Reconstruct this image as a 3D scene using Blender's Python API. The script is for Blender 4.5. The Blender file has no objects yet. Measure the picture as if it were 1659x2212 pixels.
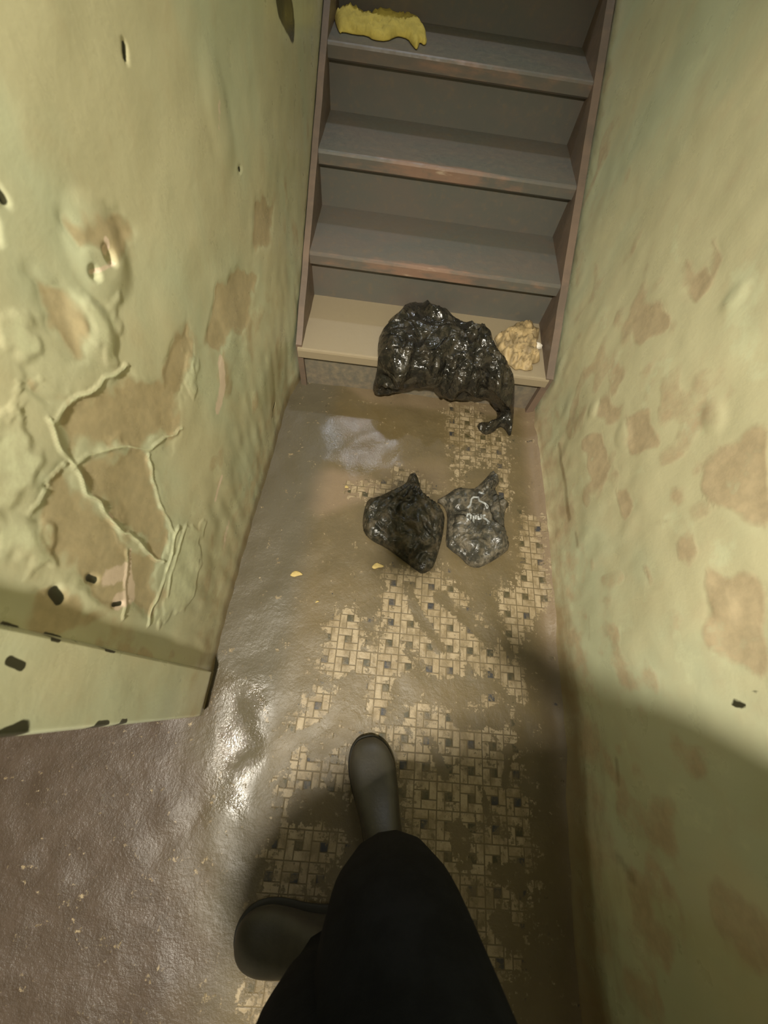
import bpy, bmesh, math, random
import numpy as np
from mathutils import Vector, Matrix, noise as mnoise
from mathutils.geometry import delaunay_2d_cdt

# ------------------------------------------------------------------ scale
# the corridor is measured in mosaic repeats: one repeat (dot to dot) = S metres
S = 0.06
OX = 2.62
def W(x, y, z=0.0):
    return Vector(((x + OX) * S, y * S, z * S))

scene = bpy.context.scene
COL = scene.collection

# ------------------------------------------------------------------ camera
FPX, TILT, ROLL, YAW = 857.15, 0.451392, 0.190330, -0.0894245
CAM = np.array([-4.69824, -5.69480, 20.11916])
def _rx(a): c, s = math.cos(a), math.sin(a); return np.array([[1, 0, 0], [0, c, -s], [0, s, c]])
def _rz(a): c, s = math.cos(a), math.sin(a); return np.array([[c, -s, 0], [s, c, 0], [0, 0, 1]])
RC = _rz(YAW) @ _rx(TILT) @ _rz(ROLL)
cd = bpy.data.cameras.new('camera')
cam = bpy.data.objects.new('camera', cd); COL.objects.link(cam)
cd.sensor_fit = 'VERTICAL'; cd.sensor_height = 36.0; cd.sensor_width = 27.0
cd.lens = FPX / 2212 * 36.0
cd.clip_start = 0.01
M4 = Matrix([list(RC[0]) + [0], list(RC[1]) + [0], list(RC[2]) + [0], [0, 0, 0, 1]])
cam.matrix_world = Matrix.Translation(W(*CAM)) @ M4
cd.dof.use_dof = True
cd.dof.focus_distance = 1.25
cd.dof.aperture_fstop = 4.2
scene.camera = cam

# ------------------------------------------------------------------ world, exposure
scene.view_settings.view_transform = 'Standard'
scene.view_settings.look = 'None'
scene.view_settings.gamma = 1.0
scene.view_settings.use_curve_mapping = False
scene.view_settings.exposure = 0.0
wd = bpy.data.worlds.new('world'); scene.world = wd; wd.use_nodes = True
wd.node_tree.nodes['Background'].inputs[0].default_value = (1.0, 0.86, 0.62, 1)
wd.node_tree.nodes['Background'].inputs[1].default_value = 0.012

# ------------------------------------------------------------------ lights (three ceiling lamps)
def lamp(name, kind, pos, watts, color, radius, aim=None, cone=120, blend=0.5):
    l = bpy.data.lights.new(name, kind); l.energy = watts; l.color = color
    l.shadow_soft_size = radius
    o = bpy.data.objects.new(name, l); COL.objects.link(o); o.location = W(*pos)
    if kind == 'SPOT':
        l.spot_size = math.radians(cone); l.spot_blend = blend
        d = W(*aim) - W(*pos)
        o.rotation_euler = d.to_track_quat('-Z', 'Y').to_euler()
    return o
LAMP_A = (-6.3, -14.5, 36.0)      # landing lamp over the photographer's shoulder
LAMP_B = (-5.0, 40.0, 43.0)       # lamp above the flight
LAMP_C = (-17.0, -13.0, 38.5)     # lamp in the passage to the left
lamp('lamp_light_landing', 'SPOT', LAMP_A, 285, (1.0, 0.925, 0.78), 0.05, (-1.8, -4.8, 0), 108, 0.8)
lamp('lamp_light_stair', 'POINT', LAMP_B, 36, (0.86, 0.90, 1.0), 0.06)
lamp('lamp_light_passage', 'POINT', LAMP_C, 6, (0.92, 0.94, 1.0), 0.06)

# ------------------------------------------------------------------ pixel <-> place helpers
def ray(px, py):
    return RC @ np.array([(px - 829.5) / FPX, -(py - 1106.0) / FPX, -1.0])
def on_plane(px, py, axis, val):
    d = ray(px, py); t = (val - CAM[axis]) / d[axis]
    return CAM + d * t
def fl(px, py, z=0.0): return on_plane(px, py, 2, z)

# ------------------------------------------------------------------ generic helpers
def tag(o, label=None, cat=None, group=None, kind=None):
    if label: o['label'] = label
    if cat: o['category'] = cat
    if group: o['group'] = group
    if kind: o['kind'] = kind
    return o
def empty(name, loc):
    o = bpy.data.objects.new(name, None); COL.objects.link(o); o.location = loc; o.empty_display_size = 0.05
    return o
def mesh_obj(name, verts, faces, mat, parent=None, smooth=True, world=True):
    me = bpy.data.meshes.new(name)
    if parent is not None and world:
        off = parent.location
        verts = [(v[0] - off[0], v[1] - off[1], v[2] - off[2]) for v in verts]
    me.from_pydata([tuple(v) for v in verts], [], [tuple(f) for f in faces])
    me.update()
    if mat: me.materials.append(mat)
    if smooth: me.polygons.foreach_set('use_smooth', [True] * len(me.polygons))
    o = bpy.data.objects.new(name, me); COL.objects.link(o)
    if parent is not None: o.parent = parent
    return o
def bm_obj(name, bm, mat, parent=None, smooth=False):
    me = bpy.data.meshes.new(name); bm.to_mesh(me); bm.free()
    if mat: me.materials.append(mat)
    if smooth: me.polygons.foreach_set('use_smooth', [True] * len(me.polygons))
    o = bpy.data.objects.new(name, me); COL.objects.link(o)
    if parent is not None:
        o.parent = parent
        o.matrix_parent_inverse = Matrix.Translation(-Vector(parent.location))
    return o
def box_bm(x0, x1, y0, y1, z0, z1, bevel=0.0, seg=2):
    """box given in corridor units"""
    bm = bmesh.new()
    a, b = W(x0, y0, z0), W(x1, y1, z1)
    bmesh.ops.create_cube(bm, size=1.0)
    for v in bm.verts:
        v.co = Vector((a.x if v.co.x < 0 else b.x, a.y if v.co.y < 0 else b.y, a.z if v.co.z < 0 else b.z))
    if bevel: bmesh.ops.bevel(bm, geom=bm.edges[:], offset=bevel, segments=seg, affect='EDGES', profile=0.6)
    return bm
def poly_dist(P, pts, closed=True):
    """unsigned distance from each row of P (n,2) to a polyline"""
    pts = np.asarray(pts, float); d = np.full(len(P), 1e9)
    n = len(pts); rng = range(n) if closed else range(n - 1)
    for i in rng:
        a = pts[i]; b = pts[(i + 1) % n]; ab = b - a
        t = np.clip(((P - a) @ ab) / max(ab @ ab, 1e-9), 0, 1)
        q = a + t[:, None] * ab
        d = np.minimum(d, np.hypot(P[:, 0] - q[:, 0], P[:, 1] - q[:, 1]))
    return d
def inside(P, pts):
    pts = np.asarray(pts, float); c = np.zeros(len(P), bool); n = len(pts)
    for i in range(n):
        x0, y0 = pts[i]; x1, y1 = pts[(i + 1) % n]
        if y0 == y1: continue
        m = ((y0 > P[:, 1]) != (y1 > P[:, 1])) & (P[:, 0] < (x1 - x0) * (P[:, 1] - y0) / (y1 - y0) + x0)
        c ^= m
    return c
def sdf(P, pts):
    d = poly_dist(P, pts); return np.where(inside(P, pts), d, -d)
def sstep(x, a, b):
    t = np.clip((x - a) / (b - a), 0, 1); return t * t * (3 - 2 * t)
def vnoise(P, scale, seed=0.0):
    return np.array([mnoise.noise(Vector((p[0] * scale + seed, p[1] * scale - seed, seed * 1.7))) for p in P])
def set_attr(me, name, arr):
    a = me.attributes.new(name, 'FLOAT', 'POINT'); a.data.foreach_set('value', np.asarray(arr, np.float32))

# ------------------------------------------------------------------ node helpers
class NT:
    def __init__(self, name):
        self.m = bpy.data.materials.new(name); self.m.use_nodes = True
        self.t = self.m.node_tree; self.n = self.t.nodes; self.l = self.t.links
        self.b = self.n['Principled BSDF']
    def new(self, kind, **kw):
        o = self.n.new(kind)
        for k, v in kw.items(): setattr(o, k, v)
        return o
    def put(self, sock, val):
        if hasattr(val, 'is_output') or isinstance(val, bpy.types.NodeSocket): self.l.new(val, sock)
        elif isinstance(val, (tuple, list)): sock.default_value = tuple(val) + ((1,) if len(val) == 3 and sock.type == 'RGBA' else ())
        else: sock.default_value = val
    def math(self, op, a, b=0.0, c=None):
        o = self.new('ShaderNodeMath', operation=op); self.put(o.inputs[0], a); self.put(o.inputs[1], b)
        if c is not None: self.put(o.inputs[2], c)
        return o.outputs[0]
    def ss(self, x, a, b):
        o = self.new('ShaderNodeMapRange', interpolation_type='SMOOTHSTEP')
        self.put(o.inputs[0], x); o.inputs[1].default_value = a; o.inputs[2].default_value = b
        return o.outputs[0]
    def remap(self, x, a, b, c, d):
        o = self.new('ShaderNodeMapRange'); self.put(o.inputs[0], x)
        for i, v in enumerate((a, b, c, d)): o.inputs[i + 1].default_value = v
        return o.outputs[0]
    def mix(self, f, a, b):
        o = self.new('ShaderNodeMix', data_type='RGBA'); self.put(o.inputs[0], f); self.put(o.inputs[6], a); self.put(o.inputs[7], b)
        return o.outputs[2]
    def coord(self, scale=(1, 1, 1), loc=(0, 0, 0)):
        if not hasattr(self, '_tc'): self._tc = self.new('ShaderNodeTexCoord')
        mp = self.new('ShaderNodeMapping'); mp.inputs['Scale'].default_value = scale; mp.inputs['Location'].default_value = loc
        self.l.new(self._tc.outputs['Object'], mp.inputs[0]); return mp.outputs[0]
    def noise(self, scale, detail=4, rough=0.55, vec=None, dist=0.0):
        o = self.new('ShaderNodeTexNoise'); o.inputs['Scale'].default_value = scale
        o.inputs['Detail'].default_value = detail; o.inputs['Roughness'].default_value = rough; o.inputs['Distortion'].default_value = dist
        self.l.new(vec if vec is not None else self.coord(), o.inputs['Vector']); return o.outputs[0]
    def attr(self, name):
        o = self.new('ShaderNodeAttribute', attribute_name=name); return o.outputs['Fac']
    def bump(self, h, strength=0.5, dist=0.01, normal=None):
        o = self.new('ShaderNodeBump'); self.put(o.inputs['Strength'], strength); o.inputs['Distance'].default_value = dist
        self.put(o.inputs['Height'], h)
        if normal is not None: self.l.new(normal, o.inputs['Normal'])
        return o.outputs[0]
    def set(self, **kw):
        for k, v in kw.items(): self.put(self.b.inputs[k.replace('_', ' ')], v)
        return self.m

def simple(name, col, rough=0.5, bump_scale=None, bump_d=0.002, var=0.15, **kw):
    t = NT(name)
    n = t.noise(30, 3)
    c2 = tuple(max(0, c * (1 - var)) for c in col)
    t.set(Base_Color=t.mix(t.ss(n, 0.35, 0.65), col, c2), Roughness=rough, **kw)
    if bump_scale: t.set(Normal=t.bump(t.noise(bump_scale, 4), 0.6, bump_d))
    return t.m

# ------------------------------------------------------------------ materials
PAINT = (0.61, 0.578, 0.368)
PAINT_G = (0.56, 0.588, 0.395)
def wall_material(name, base, green, tan, streak_x=False):
    t = NT(name)
    n1 = t.noise(3.0, 4, 0.55, t.coord((1, 1, 0.7)))
    n2 = t.noise(14.0, 5, 0.6)
    n3 = t.noise(60.0, 3, 0.6)
    col = t.mix(t.ss(n1, 0.40, 0.62), base, green)
    col = t.mix(t.math('MULTIPLY', t.ss(n2, 0.5, 0.75), 0.25), col, tan)
    peel = t.math('ADD', t.attr('peel'), t.math('MULTIPLY', t.math('SUBTRACT', n2, 0.5), 0.9))
    peel = t.ss(peel, 0.28, 0.62)
    tan2 = t.mix(t.ss(n3, 0.3, 0.7), tan, tuple(c * 0.82 for c in tan))
    col = t.mix(t.math('MULTIPLY', peel, 0.78), col, tan2)
    pale = t.math('ADD', t.attr('pale'), t.math('MULTIPLY', t.math('SUBTRACT', n3, 0.5), 0.8))
    col = t.mix(t.math('MULTIPLY', t.ss(pale, 0.35, 0.8), 0.7), col, (0.66, 0.68, 0.45))
    sc = t.math('ADD', t.attr('scuff'), t.math('MULTIPLY', t.math('SUBTRACT', n3, 0.5), 1.0))
    col = t.mix(t.math('MULTIPLY', t.ss(sc, 0.4, 0.75), 0.85), col, (0.72, 0.58, 0.45))
    gr = t.math('ADD', t.attr('grime'), t.math('MULTIPLY', t.math('SUBTRACT', t.noise(25, 4, 0.6, t.coord((1, 0.35, 1.2))), 0.5), 0.7))
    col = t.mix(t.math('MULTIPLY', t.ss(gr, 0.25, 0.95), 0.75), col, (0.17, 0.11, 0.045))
    dk = t.math('ADD', t.attr('dark'), t.math('MULTIPLY', t.math('SUBTRACT', n3, 0.5), 0.35))
    dk = t.ss(dk, 0.42, 0.6)
    col = t.mix(dk, col, (0.035, 0.035, 0.018))
    rough = t.remap(n2, 0.3, 0.7, 0.24, 0.42)
    b = t.bump(t.math('ADD', t.math('MULTIPLY', n2, 0.7), t.math('MULTIPLY', n3, 0.12)), 0.30, 0.005)
    b = t.bump(t.math('MULTIPLY', peel, -1.0), 0.5, 0.0012, b)
    return t.set(Base_Color=col, Roughness=rough, Normal=b)

M_LEFT = wall_material('painted_plaster_left', tuple(c * .86 for c in PAINT), tuple(c * .86 for c in PAINT_G), (0.46, 0.36, 0.205))  # same wall paint, darkened to stand in for weaker light here
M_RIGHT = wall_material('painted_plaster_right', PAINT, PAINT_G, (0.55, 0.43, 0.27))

def floor_material():
    t = NT('mosaic_and_mud')
    tc = t.new('ShaderNodeTexCoord'); sp = t.new('ShaderNodeSeparateXYZ'); t.l.new(tc.outputs['Object'], sp.inputs[0])
    gx = t.math('ADD', t.math('DIVIDE', sp.outputs[0], S), -OX)
    gy = t.math('DIVIDE', sp.outputs[1], S)
    # gentle irregularity of hand set sheets
    u = t.math('SUBTRACT', t.math('FRACT', t.math('ADD', gx, 100.5)), 0.5)
    v = t.math('SUBTRACT', t.math('FRACT', t.math('ADD', gy, 100.5)), 0.5)
    def rect(x0, x1, y0, y1):
        cx, cy, hx, hy = (x0 + x1) / 2, (y0 + y1) / 2, (x1 - x0) / 2, (y1 - y0) / 2
        dx = t.math('SUBTRACT', hx, t.math('ABSOLUTE', t.math('SUBTRACT', u, cx)))
        dy = t.math('SUBTRACT', hy, t.math('ABSOLUTE', t.math('SUBTRACT', v, cy)))
        return t.math('MINIMUM', dx, dy)
    dot = rect(-.16, .16, -.16, .16)
    br = rect(.16, .5, -.16, .5)
    for r in ((-.5, .16, .16, .5), (-.5, -.16, -.5, .16), (-.16, .5, -.5, -.16)):
        br = t.math('MAXIMUM', br, rect(*r))
    dotm = t.ss(dot, 0.0, 0.03)
    brm = t.ss(br, 0.008, 0.04)
    # a per cell tone
    fx = t.math('FLOOR', t.math('ADD', gx, 100.5)); fy = t.math('FLOOR', t.math('ADD', gy, 100.5))
    cb = t.new('ShaderNodeCombineXYZ'); t.l.new(fx, cb.inputs[0]); t.l.new(fy, cb.inputs[1])
    wn = t.new('ShaderNodeTexWhiteNoise', noise_dimensions='3D'); t.l.new(cb.outputs[0], wn.inputs['Vector'])
    cell = wn.outputs['Value']
    tile = t.mix(cell, (0.284, 0.218, 0.125), (0.356, 0.284, 0.178))
    tile = t.mix(t.ss(t.noise(45, 4), 0.45, 0.75), tile, (0.198, 0.145, 0.073))
    mos = t.mix(brm, (0.112, 0.083, 0.040), tile)
    dcol = t.mix(t.ss(cell, 0.4, 0.6), (0.030, 0.030, 0.033), (0.050, 0.043, 0.017))
    mos = t.mix(dotm, mos, dcol)
    # mud film
    nA = t.noise(16, 6, 0.62); nB = t.noise(55, 5, 0.65); nC = t.noise(5, 4, 0.55); nD = t.noise(160, 3, 0.6)
    mud = t.mix(t.ss(nC, 0.35, 0.65), (0.132, 0.098, 0.046), (0.109, 0.083, 0.040))
    mud = t.mix(t.math('MULTIPLY', t.ss(nB, 0.5, 0.75), 0.5), mud, (0.158, 0.115, 0.056))
    mud = t.mix(t.attr('tan'), mud, (0.218, 0.158, 0.099))
    mud = t.mix(t.attr('slate'), mud, (0.099, 0.084, 0.054))
    redm = t.mix(t.ss(nA, 0.35, 0.65), (0.082, 0.060, 0.044), (0.058, 0.040, 0.026))
    redm = t.mix(t.math('MULTIPLY', t.ss(nB, 0.55, 0.75), 0.5), redm, (0.13, 0.10, 0.09))
    mud = t.mix(t.attr('red'), mud, redm)
    crumbs = t.math('MULTIPLY', t.ss(nD, 0.66, 0.74), t.ss(nA, 0.45, 0.6))
    mud = t.mix(t.math('MULTIPLY', crumbs, 0.5), mud, (0.290, 0.238, 0.165))
    k = t.math('ADD', t.attr('clean'), t.math('MULTIPLY', t.math('SUBTRACT', nB, 0.5), 2.6))
    k = t.math('ADD', k, t.math('MULTIPLY', t.math('SUBTRACT', nA, 0.5), 2.0))
    k = t.math('ADD', k, t.math('MULTIPLY', t.math('SUBTRACT', nD, 0.5), 1.1))
    k = t.ss(k, 0.40, 0.70)
    # streaky residue left on the cleaner tiles
    film = t.math('MULTIPLY', t.ss(t.noise(38, 4, 0.6, t.coord((1, 0.45, 1))), 0.42, 0.66), 0.72)
    col = t.mix(film, mos, (0.152, 0.112, 0.053))
    col = t.mix(k, mud, col)
    wet = t.attr('wet')
    rough = t.math('SUBTRACT', t.remap(nA, 0.3, 0.7, 0.46, 0.62), t.math('MULTIPLY', wet, 0.30))
    rough = t.math('MAXIMUM', t.math('SUBTRACT', rough, t.math('MULTIPLY', t.attr('puddle'), 0.22)), 0.09)
    h = t.math('ADD', t.math('MULTIPLY', nB, 0.6), t.math('MULTIPLY', nA, 0.8))
    h = t.math('ADD', h, t.math('MULTIPLY', nD, t.math('MULTIPLY', wet, 0.35)))
    b = t.bump(h, t.math('SUBTRACT', 0.6, t.math('MULTIPLY', t.attr('puddle'), 0.45)), 0.005)
    b = t.bump(t.noise(230, 3, 0.7), t.math('MULTIPLY', t.math('ADD', wet, t.attr('red')), 0.5), 0.0010, b)
    b = t.bump(t.math('MULTIPLY', k, t.math('ADD', t.math('MAXIMUM', brm, dotm), -1.4)), 0.5, 0.0012, b)
    return t.set(Base_Color=col, Roughness=rough, Normal=b)
M_FLOOR = floor_material()

def stair_material(name, a, b_, rough, dusty=0.0):
    t = NT(name)
    n1 = t.noise(7, 5, 0.6, t.coord((0.5, 1, 1))); n2 = t.noise(40, 5, 0.65); n3 = t.noise(18, 4, 0.6, t.coord((0.6, 2, 2), (3, 1, 0)))
    col = t.mix(t.ss(n1, 0.38, 0.62), a, b_)
    col = t.mix(t.math('MULTIPLY', t.ss(n2, 0.5, 0.72), 0.35), col, (0.20, 0.14, 0.085))
    w = t.math('ADD', t.attr('worn'), t.math('MULTIPLY', t.math('SUBTRACT', n3, 0.5), 1.3))
    col = t.mix(t.ss(w, 0.45, 0.9), col, (0.24, 0.15, 0.105))
    col = t.mix(t.ss(w, 0.95, 1.25), col, (0.50, 0.40, 0.29))
    d = t.math('ADD', t.attr('dust'), t.math('MULTIPLY', t.math('SUBTRACT', n2, 0.5), 0.35))
    col = t.mix(t.ss(d, 0.3, 0.6), col, (0.30, 0.245, 0.16))
    return t.set(Base_Color=col, Roughness=t.remap(n2, 0.3, 0.7, rough, rough + 0.2), Normal=t.bump(n2, 0.3, 0.002))
M_STAIR = stair_material('slate_painted_step', (0.115, 0.112, 0.095), (0.135, 0.115, 0.095), 0.38)
M_STRING = stair_material('rusty_stringer_paint', (0.135, 0.10, 0.075), (0.18, 0.125, 0.09), 0.4)

def bag_material(name, col, dirt, amount, rough=0.16):
    t = NT(name)
    n = t.noise(26, 5, 0.6); n2 = t.noise(90, 4, 0.6)
    f = t.math('MULTIPLY', t.ss(t.math('ADD', n, t.math('MULTIPLY', t.math('SUBTRACT', n2, 0.5), 0.5)), 0.42, 0.66), amount)
    c = t.mix(f, col, dirt)
    r = t.math('ADD', rough, t.math('MULTIPLY', f, 0.35))
    q = t.noise(7, 1.5, 0.5, None, 1.4)
    rid = t.math('ABSOLUTE', t.math('SUBTRACT', q, 0.5))
    q2 = t.noise(27, 2.0, 0.5, None, 1.0)
    rid2 = t.math('ABSOLUTE', t.math('SUBTRACT', q2, 0.5))
    b = t.bump(t.math('ADD', rid, t.math('MULTIPLY', rid2, 0.22)), 0.8, 0.045)
    b = t.bump(n2, 0.15, 0.001, b)
    return t.set(Base_Color=c, Roughness=r, Normal=b)
M_BAG = bag_material('black_plastic_bag', (0.016, 0.015, 0.012), (0.075, 0.062, 0.040), 0.55, 0.15)
M_BAG2 = bag_material('dusty_black_plastic', (0.026, 0.025, 0.018), (0.085, 0.068, 0.042), 1.0, 0.30)
M_BAG3 = bag_material('muddy_grey_plastic', (0.045, 0.043, 0.034), (0.13, 0.11, 0.075), 1.0, 0.30)
M_PALE = simple('pale_marks', (0.42, 0.44, 0.44), 0.3)
M_YELLOW = simple('yellow_rag_cloth', (0.60, 0.47, 0.10), 0.85, 60, 0.003, 0.2)
M_TAN = simple('tan_crumpled_paper', (0.46, 0.34, 0.17), 0.6, 45, 0.005, 0.5)
M_WHITE = simple('white_pellet', (0.78, 0.72, 0.60), 0.5)
M_CRUMB = simple('dry_leaf_scrap', (0.55, 0.42, 0.16), 0.7)
M_PANTS = simple('dark_navy_trouser_cloth', (0.007, 0.008, 0.010), 0.9, 300, 0.001, 0.3)
M_JACKET = simple('black_jacket_cloth', (0.016, 0.013, 0.013), 0.9, 200, 0.001, 0.3)
M_SHOE = simple('dark_brown_shoe_leather', (0.050, 0.044, 0.032), 0.42, 150, 0.0006, 0.2)
M_SOLE = simple('dark_rubber_sole', (0.022, 0.020, 0.014), 0.7)
M_SKIN = simple('skin', (0.42, 0.26, 0.18), 0.5)
M_HAIR = simple('dark_hair', (0.02, 0.015, 0.01), 0.6)
M_PHONE = simple('black_phone_glass', (0.01, 0.01, 0.01), 0.2)
M_LAMPW = simple('white_enamel', (0.7, 0.7, 0.66), 0.4)
M_DARKWALL = simple('landing_plaster', (0.45, 0.43, 0.24), 0.45, 12, 0.004)
M_CEIL = simple('ceiling_plaster', (0.50, 0.48, 0.36), 0.8)

for m_ in (M_PANTS, M_JACKET): m_.node_tree.nodes['Principled BSDF'].inputs['Specular IOR Level'].default_value = 0.12

# ------------------------------------------------------------------ floor
def axis(segs):
    out = []
    for a, b, n in segs: out += list(np.linspace(a, b, n, endpoint=False))
    return np.array(out + [segs[-1][1]])
CLEAN = [
 [(840,1225),(950,1240),(975,1320),(1000,1400),(1010,1480),(920,1470),(895,1410),(872,1400),(900,1450),(880,1480),(850,1480),(815,1565),(790,1530),(795,1470),(760,1460),(705,1470),(684,1440),(700,1380),(722,1320),(760,1310),(785,1345),(790,1400),(812,1400),(820,1320)],
 [(905,1235),(950,1222),(1000,1290),(1050,1350),(1110,1420),(1138,1470),(1138,1515),(1090,1485),(1020,1440),(960,1380),(930,1310)],
 [(1125,1108),(1165,1120),(1180,1200),(1192,1290),(1185,1320),(1150,1340),(1120,1420),(1100,1400),(1085,1330),(1062,1280),(1110,1270),(1130,1220),(1120,1160)],
 [(965,868),(1045,868),(1060,920),(1095,930),(1102,1000),(1108,1080),(1090,1110),(1075,1060),(1070,1012),(1010,1000),(1000,1055),(985,1060),(975,980),(958,940)],
 [(845,1012),(890,1018),(935,1040),(962,1062),(900,1070),(860,1060),(842,1040)],
 [(655,1500),(738,1478),(700,1570),(750,1600),(758,1680),(775,1755),(740,1770),(690,1725),(600,1765),(598,1700),(630,1640),(640,1560)],
 [(598,1788),(700,1780),(745,1830),(705,1880),(700,1945),(600,1955),(562,1960),(578,1870)],
 [(525,2110),(605,2095),(590,2150),(560,2212),(525,2212)],
 [(880,1490),(960,1535),(1060,1490),(1112,1560),(1135,1650),(1150,1750),(1168,1850),(1155,1950),(1130,2050),(1110,2120),(1070,2120),(1000,1990),(940,1880),(860,1790),(860,1700),(840,1600),(790,1582),(870,1560)],
 [(750,1040),(850,1035),(860,1075),(800,1085),(745,1070)],
]
MUDST = [  # dark smears over the cleaner tiles: line, half width (px)
 ([(880,1270),(910,1340),(950,1400)],11), ([(945,1285),(1010,1340),(1060,1385)],13), ([(1020,1290),(1075,1360),(1105,1420)],6),
 ([(760,1480),(740,1560),(690,1610)],22), ([(880,1480),(960,1500),(1010,1490)],24), ([(630,1600),(680,1580)],10),
 ([(650,1735),(700,1740),(760,1770)],17), ([(985,1790),(1000,1860)],13), ([(1000,1560),(1080,1545)],16), ([(1100,1620),(1090,1700)],6),
 ([(1070,1880),(1120,1900)],14), ([(1040,1700),(1060,1780)],5), ([(930,1600),(960,1680)],6),([(1080,1990),(1110,2030)],14),
]
def floor_xy(pl): return [tuple(fl(x, y)[:2]) for x, y in pl]
def build_floor():
    xs = axis([(-40, -20, 6), (-20, 6.2, 222), ]); xs = np.append(xs, 7.5)
    ys = axis([(-34, -17, 6), (-17, 13.4, 258)]); ys = np.append(ys, 14.5)
    X, Y = np.meshgrid(xs, ys, indexing='ij'); P = np.stack([X.ravel(), Y.ravel()], 1)
    clean = np.full(len(P), -1.0)
    for pl, wt in zip(CLEAN, (1, .95, 1, .70, .8, .82, 1, .9, .86, .8)): clean = np.maximum(clean, wt * sstep(sdf(P, floor_xy(pl)), -0.8, 0.7))
    clean = np.maximum(clean, 0)
    for pl, w in MUDST:
        q = floor_xy(pl); wu = w * 20.5 / FPX * 1.05
        clean *= 1 - 0.9 * (1 - sstep(poly_dist(P, q, False), wu * 0.6, wu * 1.5))
    low = sstep(-P[:, 1], 5, 12); clean *= 1 - 0.06 * low
    # ragged smears on the right lower side
    edge = sstep(P[:, 0], 1.6, 4.2) * sstep(-P[:, 1], 4, 8); clean *= 1 - 0.25 * edge
    tan = np.zeros(len(P)); slate = np.zeros(len(P)); wet = np.full(len(P), 0.12); red = np.zeros(len(P))
    tan = np.maximum(tan, 0.85 * sstep(sdf(P, floor_xy([(585,1040),(640,1020),(720,1010),(800,1030),(840,1060),(770,1090),(690,1120),(640,1090)])), -0.3, 0.5))
    tan = np.maximum(tan, sstep(P[:, 0], 4.2, 5.3) * (.35 + .45 * sstep(P[:, 1], -4, 0)))
    tan = np.maximum(tan, 0.5 * sstep(sdf(P, floor_xy([(740,830),(1130,880),(1100,900),(800,870)])), -0.3, 0.3))
    tan = np.maximum(tan, 0.3 * sstep(sdf(P, floor_xy([(820,1000),(960,1000),(980,1060),(840,1080)])), -0.5, 0.5))
    slate = sstep(-P[:, 0], 6.8, 8.6) * (1 - sstep(-P[:, 0], 11, 13))
    slate = np.maximum(slate, sstep(sdf(P, floor_xy([(625,850),(700,845),(740,960),(690,1010),(600,1000)])), -0.5, 0.5))
    red = sstep(-P[:, 0] - 0.25 * (P[:, 1] + 7) + 1.2 * vnoise(P, .6, 4.4), 9.0, 12.4) * sstep(-P[:, 1], 4.5, 6.5)
    slate *= 1 - red
    pud = sstep(sdf(P, floor_xy([(700,870),(780,862),(860,930),(870,1000),(760,1030),(700,990)])) + .5 * vnoise(P, 1.6, 6.0), -0.7, 0.9)
    pud = np.maximum(pud, .7 * sstep(sdf(P, floor_xy([(500,1470),(580,1490),(560,1600),(530,1720),(500,1760),(480,1640)])) + .5 * vnoise(P, 1.2, 2.0), -0.5, 0.5)); wet = np.maximum(wet, pud)
    wet = np.maximum(wet, sstep(sdf(P, floor_xy([(470,1430),(580,1470),(560,1620),(520,1760),(430,1780),(440,1650)])) + .5 * vnoise(P, 1.2, 2.0), -0.6, 0.6))
    wet = np.maximum(wet, 0.45 * red); wet = np.maximum(wet, 0.3 * slate)
    Z = 0.10 * vnoise(P, 0.45, 3.1) * slate + 0.06 * vnoise(P, 0.9, 7.7) * (1 - clean) 
    Z += 0.28 * sstep(P[:, 0], 4.7, 5.6) ** 2          # dirt banked up against the right wall
    V = np.stack([(P[:, 0] + OX) * S, P[:, 1] * S, Z * S], 1)
    n, m = len(xs), len(ys)
    I = np.arange(n * m).reshape(n, m)
    F = np.stack([I[:-1, :-1], I[1:, :-1], I[1:, 1:], I[:-1, 1:]], -1).reshape(-1, 4)
    o = mesh_obj('floor', V.tolist(), F.tolist(), M_FLOOR)
    for nm, a in (('clean', clean), ('tan', tan), ('slate', slate), ('wet', wet), ('red', red), ('puddle', pud)): set_attr(o.data, nm, a)
    tag(o, kind='structure')
build_floor()

# ------------------------------------------------------------------ walls
def wall_grid(name, xfun, ys, zs, mat, flip, layers, disp, thick):
    Y, Z = np.meshgrid(ys, zs, indexing='ij'); P = np.stack([Y.ravel(), Z.ravel()], 1)
    X = xfun(P) + disp(P)
    V = np.stack([(X + OX) * S, P[:, 0] * S, P[:, 1] * S], 1).tolist()
    n, m = len(ys), len(zs); I = np.arange(n * m).reshape(n, m)
    F = np.stack([I[:-1, :-1], I[1:, :-1], I[1:, 1:], I[:-1, 1:]], -1).reshape(-1, 4)
    if flip: F = F[:, ::-1]
    F = F.tolist()
    # a solid back so that the wall has thickness
    k = len(V); xb = (thick + OX) * S
    for (i, j) in ((0, 0), (n - 1, 0), (n - 1, m - 1), (0, m - 1)):
        V.append((xb, ys[i] * S, zs[j] * S))
    F.append([k, k + 1, k + 2, k + 3] if flip else [k + 3, k + 2, k + 1, k])
    F.append([int(I[i, 0]) for i in range(n)] + [k + 1, k])
    F.append([int(I[i, m - 1]) for i in range(n - 1, -1, -1)] + [k + 3, k + 2])
    F.append([int(I[0, j]) for j in range(m - 1, -1, -1)] + [k, k + 3])
    F.append([int(I[n - 1, j]) for j in range(m)] + [k + 2, k + 1])
    o = mesh_obj(name, V, F, mat)
    nf = len(F)
    for q in range(nf - 5, nf): o.data.polygons[q].use_smooth = False
    for nm, fn in layers.items():
        a = fn(P); set_attr(o.data, nm, np.concatenate([a, np.zeros(4)]))
    return tag(o, kind='structure')

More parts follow.
